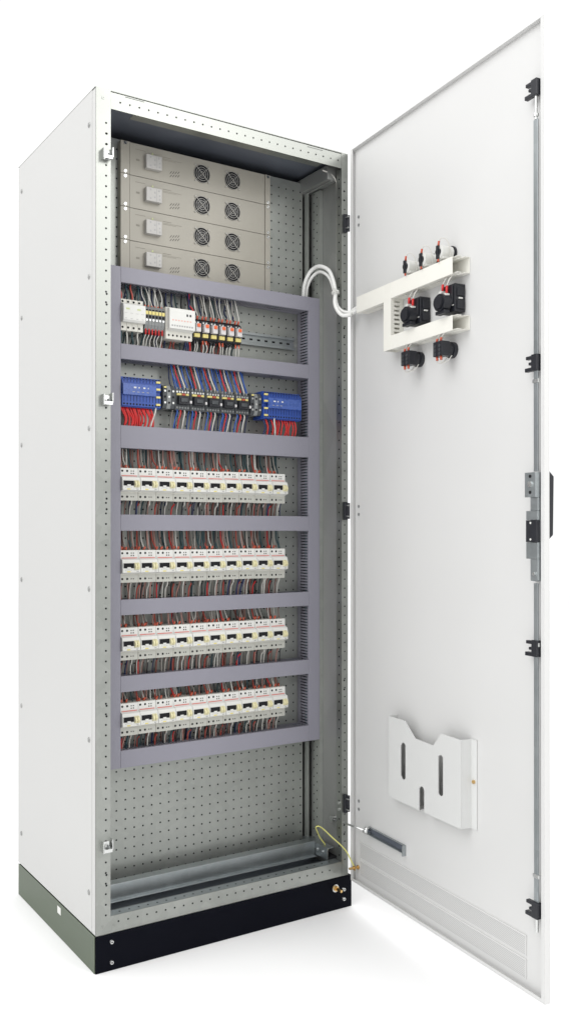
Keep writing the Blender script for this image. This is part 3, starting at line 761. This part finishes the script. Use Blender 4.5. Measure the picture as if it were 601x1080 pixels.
for k in range(13):
    x = 0.535 + k * 0.0085
    mk = 'wnavy' if k in (0, 2) else 'wred'
    wire([(x, YD + .012, 1.268), (x + J(.002), YD + .002, 1.254), (x + .004 + J(.005), YD + .006, 1.236), (x + .002 + J(.006), YD + .012, 1.205)], 0.0025, mk,
         ('navy' if mk == 'wnavy' else 'red') + ' wire hanging below the right blue block', 'wires under the right blue block')
wire([(0.566, YD - .002, 1.266), (0.567, YD - .002, 1.25), (0.572, YD + .002, 1.236), (0.576, YD + .010, 1.205)], 0.0024, 'wwhite', 'white wire crossing the bundle under the right blue block', 'white wires under the blue blocks')

# terminal clusters beside the contactors
def cluster(x0, n, lab):
    t = thing('terminal_cluster', lab, 'terminal block', (x0, YD, 1.268)); o = Vector((-x0, -YD, -1.268))
    b = MB()
    for k in range(n): b.prism([(YP - 0.011, 1.270), (YD + 0.006, 1.270), (YD + 0.001, 1.280), (YD + 0.001, 1.320), (YD + 0.008, 1.330), (YP - 0.011, 1.330)], 'x', x0 + k * 0.0118, x0 + k * 0.0118 + 0.0112, k % 2)
    b.build('body', ['blackg', 'grey'], t, 0.0006, loc=o)
    b = MB()
    for k in range(n):
        for zz in (1.285, 1.300, 1.315): b.cyl((x0 + k * 0.0118 + 0.0056, YD + 0.0008, zz), 'y', 0.0030, -0.0012, 8, 0 if (k + int(zz * 1000)) % 2 else 1)
    b.build('screw', ['steel', 'hole'], t, loc=o)
    b = MB(); b.box(x0 + 0.002, x0 + 0.009, YD - 0.001, YD + 0.0006, 1.3225, 1.3265); b.build('marker', 'yellow', t, loc=o)
cluster(0.2260, 3, 'dark terminal cluster between the left blue block and the contactors')
cluster(0.4920, 3, 'dark terminal cluster between the contactors and right blue block')
def make_contactor():
    t = thing('contactor', 'x', 'contactor', (0, 0, 0), 'black contactors between the blue blocks')
    w = 0.0442
    b = MB(); b.box(0, w, YD + 0.006, YP - 0.011, -0.028, 0.026); b.build('body', 'blackg', t, 0.001)
    b = MB(); b.box(0.006, w - 0.006, YD - 0.006, YD + 0.0058, -0.014, 0.008); b.build('front_block', 'black', t, 0.0012)
    b = MB(); b.box(0.011, w - 0.014, YD - 0.0095, YD - 0.0062, -0.008, 0.002); b.build('plunger', 'blackg', t, 0.001)
    b = MB()
    for k in range(5):
        for zz in (-0.0215, 0.0195): b.cyl((0.006 + k * 0.008, YD + 0.0058, zz), 'y', 0.0027, -0.0010, 8, 0 if zz > 0 else 1)
    b.build('terminal_screw', ['steel', 'grey'], t)
    b = MB(); b.box(0.004, 0.017, YD + 0.0012, YD + 0.0056, 0.0100, 0.0150, 0); b.box(0.019, 0.028, YD + 0.0012, YD + 0.0056, 0.0100, 0.0150, 1); b.box(0.030, 0.038, YD + 0.0012, YD + 0.0056, 0.0100, 0.0150, 0)
    b.build('marker', ['yellow', 'ferr'], t)
    fuse(t, 'body', ['terminal_screw'])
    b = MB(); b.box(w - 0.0055, w + 0.0010, YD - 0.004, YD + 0.0055, -0.010, -0.003); b.build('coupling', 'clear', t, 0.0006)
    return t
ct = make_contactor()
CN = ['leftmost', 'second', 'middle', 'fourth', 'rightmost']
for k in range(5):
    n = 'black contactor, %s of five between the blue blocks' % (CN[k] if k in (0, 2, 4) else CN[k] + ' from left')
    loc = (0.2630 + k * 0.0456, 0, 1.297)
    if k == 0: ct.location = loc; ct['label'] = n
    else: copy_tree(ct, loc, n)
    for q, (dx, mk, cn) in enumerate(((0.006, 'wblue', 'blue'), (0.016, 'wred', 'red'), (0.028, 'wwhite', 'white'), (0.036, 'wblue', 'blue'))):
        x = loc[0] + dx
        if q < 3 or k < 5:
            wire([(x, YD + .012, 1.319), (x, YD + .006, 1.330), (x - .008 + J(.002), YD + .012, 1.360), (x - .015 + J(.003), YD + .02, 1.396)], 0.0018, mk,
                 cn + ' wire rising from the contactors', cn + ' wires above the contactors', ((x, YD + .008, 1.321), (x, YD + .006, 1.328), 0.0024, 'grey'))
        if q != 3:
            wire([(x, YD + .010, 1.272), (x, YD + .004, 1.262), (x - .004 + J(.002), YD + .008, 1.24), (x - .007 + J(.003), YD + .014, 1.208)], 0.0019, mk,
                 cn + ' wire dropping from the contactors', cn + ' wires below the contactors')

# ------------------------------------------------------------------ rack units with fans
def make_rack():
    t = thing('fan_unit', 'x', 'fan unit', (0, 0, 0), 'beige rack units with twin fans')
    b = MB(); b.box(0.1525, 0.5640, YP - 0.016, YP - 0.002, 0.0008, 0.0838); b.build('front_panel', 'beige', t, 0.0006)
    for x0, x1 in ((0.1260, 0.1508), (0.5655, 0.5815)):
        e = MB(); e.box(x0, x1, YP - 0.0185, YP - 0.003, 0.0006, 0.0840); eo = e.build('mounting_ear', 'beige', t, 0.0005)
        e = MB()
        for zz in (0.006, 0.078):
            e.cyl(((x0 + x1) / 2, YP - 0.0187, zz), 'y', 0.0042, -0.0016, 12); e.box((x0 + x1) / 2 - 0.0040, (x0 + x1) / 2 + 0.0040, YP - 0.0207, YP - 0.0203, zz - 0.0005, zz + 0.0005, 1, (0.7, 'Y'))
        e.build('ear_screw', ['steel', 'hole'], eo)
    yf = YP - 0.0162
    for xc, zc in ((0.3635, 0.0445), (0.4590, 0.0455)):
        f = MB(); f.cyl((xc, yf, zc), 'y', 0.0245, -0.0008, 28); fo = f.build('fan', 'hole', t)
        g = MB()
        for rr in (0.0060, 0.0120, 0.0180, 0.0240): g.ring((xc, yf - 0.0014, zc), 'y', rr, 0.00042, 0.0007, 28)
        g.box(xc - 0.0295, xc + 0.0295, yf - 0.0040, yf - 0.0028, zc - 0.0006, zc + 0.0006, 0, (PI / 4, 'Y')); g.box(xc - 0.0295, xc + 0.0295, yf - 0.0052, yf - 0.0041, zc - 0.0004, zc + 0.0004, 0, (-PI / 4, 'Y'))
        for sx in (-1, 1):
            for sz in (-1, 1): g.cyl((xc + sx * 0.0205, yf, zc + sz * 0.0205), 'y', 0.0024, -0.003, 8)
        g.build('grille', 'grille', fo)
        g = MB()
        for k in range(7):
            a = k * 2 * PI / 7; g.box(xc + 0.012 * math.cos(a) - 0.006, xc + 0.012 * math.cos(a) + 0.006, yf - 0.0012, yf - 0.0009, zc + 0.012 * math.sin(a) - 0.0028, zc + 0.012 * math.sin(a) + 0.0028, 0, (-a - 0.5, 'Y'))
        g.build('blade', 'black', fo)
    # inlet block
    f = MB(); f.box(0.193, 0.2375, yf - 0.014, yf - 0.0001, 0.0225, 0.0585); s = f.build('switch_block', 'offwhite', t, 0.001)
    f = MB()
    for k, (xa, za) in enumerate(((0.205, 0.052), (0.205, 0.030), (0.217, 0.046), (0.217, 0.034), (0.229, 0.052), (0.231, 0.040), (0.231, 0.030))):
        f.box(xa - 0.0018, xa + 0.0018, yf - 0.0144, yf - 0.0141, za - 0.002, za + 0.002)
    f.box(0.2215, 0.2222, yf - 0.0144, yf - 0.0141, 0.024, 0.057)
    f.build('printed_mark', 'greymark', s)
    f = MB()
    for k in range(4):
        for j in range(2): f.box(0.266 + k * 0.0075, 0.2745 + k * 0.0075, yf - 0.0004, yf, 0.020 + j * 0.009 + k * 0.0012, 0.0212 + j * 0.009 + k * 0.0012, 0, (-0.9, 'Y'))
    f.build('air_slot', 'hole', t)
    f = MB()                                                       # faint printed lettering, unreadable in the photograph
    f.box(0.168, 0.196, yf - 0.0003, yf, 0.0690, 0.0702); f.box(0.170, 0.180, yf - 0.0003, yf, 0.040, 0.045)
    f.box(0.247, 0.272, yf - 0.0003, yf, 0.0650, 0.0664); f.box(0.247, 0.302, yf - 0.0003, yf, 0.0610, 0.0618); f.box(0.247, 0.286, yf - 0.0003, yf, 0.0580, 0.0588)
    f.build('printed_mark', 'beige2', t)
    f = MB(); f.prism([(0.2135, 0.0645), (0.2205, 0.0645), (0.2170, 0.0705)], 'y', yf - 0.0004, yf); f.build('warning_mark', 'greenlab', t)
    fuse(t, 'front_panel', ['warning_mark', 'printed_mark', 'air_slot'])
    return t
rk = make_rack()
for k, (z, n) in enumerate(((1.8705, 'topmost of the four beige fan units, under the dark roof'), (1.786, 'second beige fan unit from the top'), (1.7015, 'third beige fan unit from the top'), (1.617, 'lowest beige fan unit, partly hidden behind the top cable duct'))):
    if k == 0: rk.location = (0, 0, z); rk['label'] = n
    else: copy_tree(rk, (0, 0, z), n)

# ------------------------------------------------------------------ ivory ducts on the door
GI = 'ivory cable ducts on the door'
def idu(lab, u0, u1, z0, z1, vertical=False, cu1=None):
    t = dthing('cable_duct', lab, 'cable duct', u0, z0, GI)
    w, h = u1 - u0, z1 - z0; dp = 0.036
    b = MB(); b.box(0, w, -0.0018, -0.0003, 0, h)
    if vertical:
        for xa in (0.0, w - 0.0014):
            z = 0.0
            while z < h - 0.004: b.box(xa, xa + 0.0014, -dp, -0.002, z, z + 0.0062); z += 0.0112
            b.box(xa + 0.0002, xa + 0.0012, -dp, -dp + 0.008, 0, h); b.box(xa + 0.0002, xa + 0.0012, -0.012, -0.002, 0, h)
    else:
        for za in (0.0, h - 0.0014):
            x = 0.0
            while x < w - 0.004: b.box(x, x + 0.0062, -dp, -0.002, za, za + 0.0014); x += 0.0112
            b.box(0, w, -dp, -dp + 0.012, za + 0.0002, za + 0.0012); b.box(0, w, -0.016, -0.002, za + 0.0002, za + 0.0012)
    b.build('duct_body', 'ivory', t)
    b = MB(); cw = w if cu1 is None else cu1 - u0
    b.box(0, cw, -dp - 0.0022, -dp - 0.0004, -0.001, h + 0.001)
    if vertical: b.box(-0.0012, -0.0002, -dp - 0.0022, -dp + 0.008, 0, h); 
    else: b.box(0, cw, -dp - 0.0004, -dp + 0.009, -0.0012, -0.0002); b.box(0, cw, -dp - 0.0004, -dp + 0.009, h + 0.0002, h + 0.0012)
    b.build('duct_cover', 'ivory', t, 0.0006)
    return t
idu('short ivory cable duct nearest the hinges, where the white sleeves enter', 0.075, 0.204, 1.539, 1.580)
idu('vertical ivory cable duct left of the selector switches', 0.2045, 0.2365, 1.413, 1.580, True)
idu('upper ivory cable duct on the door, under the pilot lights', 0.2370, 0.498, 1.542, 1.580, False, 0.482)
idu('lower ivory cable duct on the door, above the two push buttons', 0.2370, 0.498, 1.413, 1.446, False, 0.482)

# pilot lights, selector switches, push buttons seen from behind
def pilot(u, lab):
    t = dthing('pilot_light', lab, 'pilot light', u, 1.604, 'pilot lights above the door duct')
    b = MB(); b.cyl((0, -0.0002, 0), 'y', 0.0180, -0.005, 20); b.build('collar', 'black', t, 0.0006)
    b = MB(); b.cyl((0, -0.0074, 0), 'y', 0.0160, -0.032, 20); b.box(-0.012, 0.012, -0.036, -0.012, -0.017, -0.011); b.build('lamp_body', 'white', t, 0.0006)
    b = MB(); b.cyl((0, -0.0396, 0), 'y', 0.0085, -0.004, 14); b.box(-0.0035, 0.0035, -0.0455, -0.0400, -0.017, 0.014); b.build('terminal', 'black', t, 0.0006)
    b = MB(); b.tube([(0.002, -0.042, 0.0145), (0.003, -0.041, 0.024)], 0.0026, 8); b.build('ferrule', 'ferr', t)
    b = MB(); b.tube([(0.001, -0.042, -0.0172), (0.000, -0.041, -0.023)], 0.0024, 8); b.build('ferrule', 'ferr', t)
    b = MB(); b.tube(catmull([(0.003, -0.041, 0.024), (0.008, -0.037, 0.031), (0.016, -0.028, 0.024), (0.019, -0.022, 0.0), (0.018, -0.020, -0.02)]), 0.0012, 6); b.build('lead', 'wwhite', t)
pilot(0.3030, 'pilot light nearest the hinges, above the ivory duct'); pilot(0.3680, 'middle one of the three white pilot lights'); pilot(0.4340, 'pilot light nearest the door edge, highest looking of three')
def selector(u, lab):
    t = dthing('selector_switch', lab, 'selector switch', u, 1.4875, 'black selector switches between the ivory ducts')
    b = MB(); b.box(-0.024, 0.024, -0.030, -0.0003, -0.030, 0.034); b.box(-0.020, 0.020, -0.0345, -0.0302, -0.012, 0.030)
    b.box(0.0242, 0.0272, -0.024, -0.004, -0.024, -0.004); b.box(0.0242, 0.0272, -0.024, -0.004, 0.006, 0.026)
    b.build('contact_block', 'black', t, 0.001)
    b = MB(); b.cyl((-0.002, -0.0348, -0.008), 'y', 0.0215, -0.020, 20, 0, 0.0200); b.cyl((-0.002, -0.0550, -0.008), 'y', 0.015, -0.005, 18); b.box(-0.020, 0.014, -0.052, -0.036, -0.034, -0.026)
    b.build('rotary_body', 'black', t, 0.001)
    b = MB(); b.box(-0.013, -0.003, -0.0475, -0.0350, 0.0140, 0.0200); b.box(0.004, 0.012, -0.0475, -0.0350, 0.0060, 0.0120); b.build('label_clip', 'white', t, 0.0004)
    b = MB(); b.tube([(-0.008, -0.040, 0.020), (-0.007, -0.040, 0.036)], 0.0031, 8); b.build('ferrule', 'wred', t); b = MB(); b.tube([(0.007, -0.040, 0.010), (0.008, -0.040, 0.030)], 0.0031, 8); b.build('ferrule', 'wred', t)
    b = MB(); b.tube(catmull([(-0.007, -0.040, 0.036), (-0.004, -0.036, 0.046), (0.0, -0.028, 0.058)]), 0.0013, 6); b.build('lead', 'wwhite', t); b = MB(); b.tube(catmull([(0.008, -0.040, 0.030), (0.012, -0.036, 0.044), (0.016, -0.026, 0.058)]), 0.0016, 6)
    b.build('lead', 'wwhite', t)
    b = MB(); b.box(0.014, 0.0205, -0.0310, -0.0302, -0.0165, -0.0140); b.box(0.0243, 0.0275, -0.020, -0.010, -0.0010, 0.0020); b.build('clip', 'white', t)
selector(0.3250, 'black selector switch nearest the vertical ivory duct'); selector(0.4570, 'black selector switch farther from the vertical ivory duct, nearer the door edge')
def button(u, lab):
    t = dthing('push_button', lab, 'push button', u, 1.377, 'push buttons under the lower door duct')
    b = MB(); b.cyl((0, -0.0002, 0.0), 'y', 0.0190, -0.010, 20); b.cyl((0, -0.0104, 0.0), 'y', 0.0165, -0.012, 20); b.build('collar', 'black', t, 0.0006)
    b = MB(); b.box(-0.0165, 0.0165, -0.046, -0.0226, -0.017, 0.017); 
    b.build('contact_block', 'black', t, 0.001)
    b = MB()
    for z in (-0.012, -0.003, 0.006): b.cyl((-0.0085, -0.0462, z), 'y', 0.0036, -0.0012, 10); b.cyl((0.0085, -0.0462, z), 'y', 0.0036, -0.0012, 10)
    b.build('screw', 'blackg', t)
    for x, z0, z1 in ((-0.009, 0.017, 0.025), (0.006, 0.017, 0.026), (-0.009, -0.017, -0.026), (0.006, -0.017, -0.026)):
        b = MB(); b.tube([(x, -0.040, z0), (x + 0.001, -0.040, z1)], 0.0029, 8); b.build('ferrule', 'ferr', t)
    for x in (-0.009, 0.006):
        b = MB(); b.tube(catmull([(x, -0.040, 0.025), (x + 0.006, -0.034, 0.036), (x + 0.010, -0.026, 0.044)]), 0.0012, 6); b.build('lead', 'wwhite', t)
        b = MB(); b.tube(catmull([(x, -0.040, -0.026), (x + 0.002, -0.038, -0.032), (x + 0.008, -0.028, -0.030), (x + 0.012, -0.018, -0.016)]), 0.0011, 6); b.build('lead', 'wwhite', t)
button(0.3080, 'black push button under the lower ivory duct, nearer the hinges'); button(0.4370, 'black push button under the lower ivory duct, nearer the door edge')

# ------------------------------------------------------------------ document pocket
t = dthing('document_pocket', 'light grey document pocket with three slots on the door', 'document pocket', 0.20, 0.277)
# front sheet outline (u relative .20, z relative .277) with slots cut as real openings by building it in strips
def slot_panel():
    """front sheet as vertical strips so that the rounded slots are real openings"""
    b = MB(); y0, y1 = -0.0285, -0.0265
    slots = [(0.084, 0.006, 0.068, 0.133), (0.232, 0.006, 0.067, 0.133)]   # centre u, half width*2 fudge, z0, z1
    HWD = 0.0095
    def top(u):
        pts = [(0.012, 0.205), (0.082, 0.205), (0.125, 0.170), (0.197, 0.168), (0.2271, 0.202), (0.300, 0.202)]
        for (a, za), (c, zc) in zip(pts, pts[1:]):
            if a <= u <= c: return za + (zc - za) * (u - a) / (c - a)
        return pts[0][1] if u < pts[0][0] else pts[-1][1]
    n = 150; du = (0.300 - 0.012) / n
    cs = [(0.076, 0.058, 0.150, HWD), (0.226, 0.056, 0.152, HWD), (0.152, -0.02, 0.060, HWD)]
    for i in range(n):
        a, c = 0.012 + i * du, 0.012 + (i + 1) * du; um = (a + c) / 2
        segs = [(0.002, None)]
        spans = [(0.0, top(um))]
        for uc, z0, z1, hw in cs:
            if abs(um - uc) < hw:
                k = hw - math.sqrt(max(0, hw * hw - (um - uc) ** 2))
                lo, hi = z0 + (k if z0 > 0 else 0), z1 - k
                ns = []
                for s0, s1 in spans:
                    if lo > s0 and hi < s1: ns += [(s0, lo), (hi, s1)]
                    elif lo <= s0: ns += [(hi, s1)]
                    else: ns += [(s0, s1)]
                spans = ns
        for s0, s1 in spans:
            ta, tc_ = (top(a), top(c)) if s1 == top(um) else (s1, s1)
            vs = [(a, y0, s0), (c, y0, s0), (c, y0, tc_), (a, y0, ta), (a, y1, s0), (c, y1, s0), (c, y1, tc_), (a, y1, ta)]
            b.add(vs, [(0, 1, 2, 3), (7, 6, 5, 4), (0, 4, 5, 1), (3, 2, 6, 7)])
            if s0 > 0 or s1 < 0.15 or i in (0, n - 1): b.add(vs, [(0, 3, 7, 4), (1, 5, 6, 2)])
    return b
slot_panel().build('front_sheet', 'pocket', t)
b = MB()
b.prism([(0.3003, -0.0285), (0.3003, -0.0265), (0.3040, -0.0025), (0.3230, -0.0025), (0.3230, -0.0004), (0.3022, -0.0004)], 'z', 0.0, 0.203)
b.prism([(0.0117, -0.0285), (0.0117, -0.0265), (0.0100, -0.0025), (-0.006, -0.0025), (-0.006, -0.0004), (0.0115, -0.0004)], 'z', 0.0, 0.205)
b.box(0.012, 0.140, -0.0264, -0.0004, -0.0018, -0.0002); b.box(0.164, 0.300, -0.0264, -0.0004, -0.0018, -0.0002)
b.build('side_flange', 'pocket', t)
b = MB(); b.cyl((0.3145, -0.0026, 0.108), 'y', 0.0042, -0.004, 12); b.build('screw', 'brass', t)

# ------------------------------------------------------------------ white sleeves from the cabinet to the door, thin cable, earth wire
def sleeve(pts, r, lab, ties=None):
    b = MB(); b.tube(catmull(pts, 22), r, 12, 0, 0.05)
    o = b.build('cable_sleeve', 'conduit'); tag(o, lab, 'cable sleeve', 'white cable sleeves'); return o
e = dw(0.078, PY - 0.020, 1.560); e2 = dw(0.02, PY - 0.022, 1.548)
sleeve([(0.689, 0.135, 1.600), (0.687, 0.125, 1.655), (0.693, 0.110, 1.687), (0.699, 0.090, 1.700), (0.703, 0.065, 1.698), (0.711, 0.040, 1.681), (0.711, 0.020, 1.647), (0.707, 0.006, 1.612), (0.698, -0.004, 1.580), (0.700, -0.014, 1.557), (0.708, -0.026, 1.543), (0.722, -0.040, 1.543), tuple(e2), tuple(e)], 0.0052,
       'outer white cable sleeve arching from the cabinet duct to the door duct')
sleeve([(0.700, 0.137, 1.600), (0.698, 0.127, 1.648), (0.701, 0.112, 1.674), (0.707, 0.092, 1.687), (0.708, 0.067, 1.683), (0.713, 0.043, 1.664), (0.712, 0.024, 1.634), (0.711, 0.012, 1.604), (0.707, 0.000, 1.580), (0.709, -0.008, 1.566), (0.716, -0.020, 1.555), (0.728, -0.036, 1.551), tuple(e2 + Vector((0.001, 0, 0.008))), tuple(e + Vector((0, 0, 0.006)))], 0.0042,
       'thinner white cable sleeve running inside the arch of the outer one')
b = MB(); b.tube([(0.7085, 0.006, 1.6085), (0.7085, 0.0085, 1.6145)], 0.0112, 12); b.box(0.694, 0.699, -0.006, -0.001, 1.608, 1.620)
tag(b.build('cable_tie', 'white'), 'white cable tie around the two sleeves by the right post', 'cable tie')
b = MB(); b.tube(catmull([(0.684, 0.034, 1.955), (0.708, 0.032, 1.950), (0.726, 0.030, 1.935), (0.7315, 0.030, 1.908), (0.7315, 0.030, 1.80), (0.7315, 0.030, 1.70), (0.7315, 0.030, 1.55)], 10), 0.0020, 6)
tag(b.build('thin_cable', 'wwhite'), 'thin pale cable running down the inner right front corner', 'cable')
eb = dw(0.024, PY - 0.012, 0.030)
b = MB(); b.tube(catmull([(0.722, 0.060, 0.056), (0.710, 0.060, 0.075), (0.695, 0.060, 0.094), (0.681, 0.055, 0.116), (0.673, 0.050, 0.130), (0.680, 0.045, 0.133), (0.694, 0.040, 0.122), (0.706, 0.020, 0.105), (0.716, -0.004, 0.090), (0.728, -0.018, 0.071), tuple(eb + Vector((-0.004, 0.004, 0.010))), tuple(eb)], 10), 0.0018, 6)
tag(b.build('earth_wire', 'wyel'), 'thin yellow earth wire looping from the cabinet to the door', 'earth wire')

# ------------------------------------------------------------------ light
w = bpy.data.worlds.new('World'); S.world = w; w.use_nodes = True
bg = w.node_tree.nodes['Background']; bg.inputs[0].default_value = (1, 1, 1, 1); bg.inputs[1].default_value = 1.06
def area(name, loc, target, sx, sy, power, col=(1, 1, 1)):
    l = bpy.data.lights.new(name, 'AREA'); l.shape = 'RECTANGLE'; l.size = sx; l.size_y = sy; l.energy = power; l.color = col
    o = bpy.data.objects.new(name, l); COL.objects.link(o); o.location = loc
    o.rotation_euler = (Vector(target) - Vector(loc)).to_track_quat('-Z', 'Y').to_euler()
    return o
area('post_reflection_fill', (0.95, -2.15, 2.55), (0.35, 0.1, 1.4), 0.6, 2.2, 15, (1.0, 0.99, 0.97))  # added lamp, set where the glossy left post mirrors it
area('top_rail_reflection_fill', (1.7, -2.15, 3.15), (0.35, 0.1, 1.9), 1.3, 0.7, 10, (1.0, 0.99, 0.97))  # added lamp, no real fitting, to whiten the top front rail by reflection
area('overhead_softbox', (-2.4, -0.6, 3.8), (-0.1, -0.5, 0.6), 3.6, 3.6, 95, (1.0, 1.0, 1.0))

# ------------------------------------------------------------------ camera
cam = bpy.data.cameras.new('camera'); co = bpy.data.objects.new('camera', cam); COL.objects.link(co)
cam.sensor_fit = 'VERTICAL'; cam.sensor_height = 36; cam.lens = 972.03 / 1080 * 36
cam.shift_x = 40.6 / 1080; cam.shift_y = 17.8 / 1080
cam.clip_start = 0.05; cam.clip_end = 200
co.location = (-0.83852, -2.02929, 0.95319); co.rotation_euler = (PI / 2 + 0.00242, 0, -0.5535)
S.camera = co
S.view_settings.view_transform = 'Standard'; S.view_settings.look = 'None'; S.view_settings.exposure = 0; S.view_settings.gamma = 1
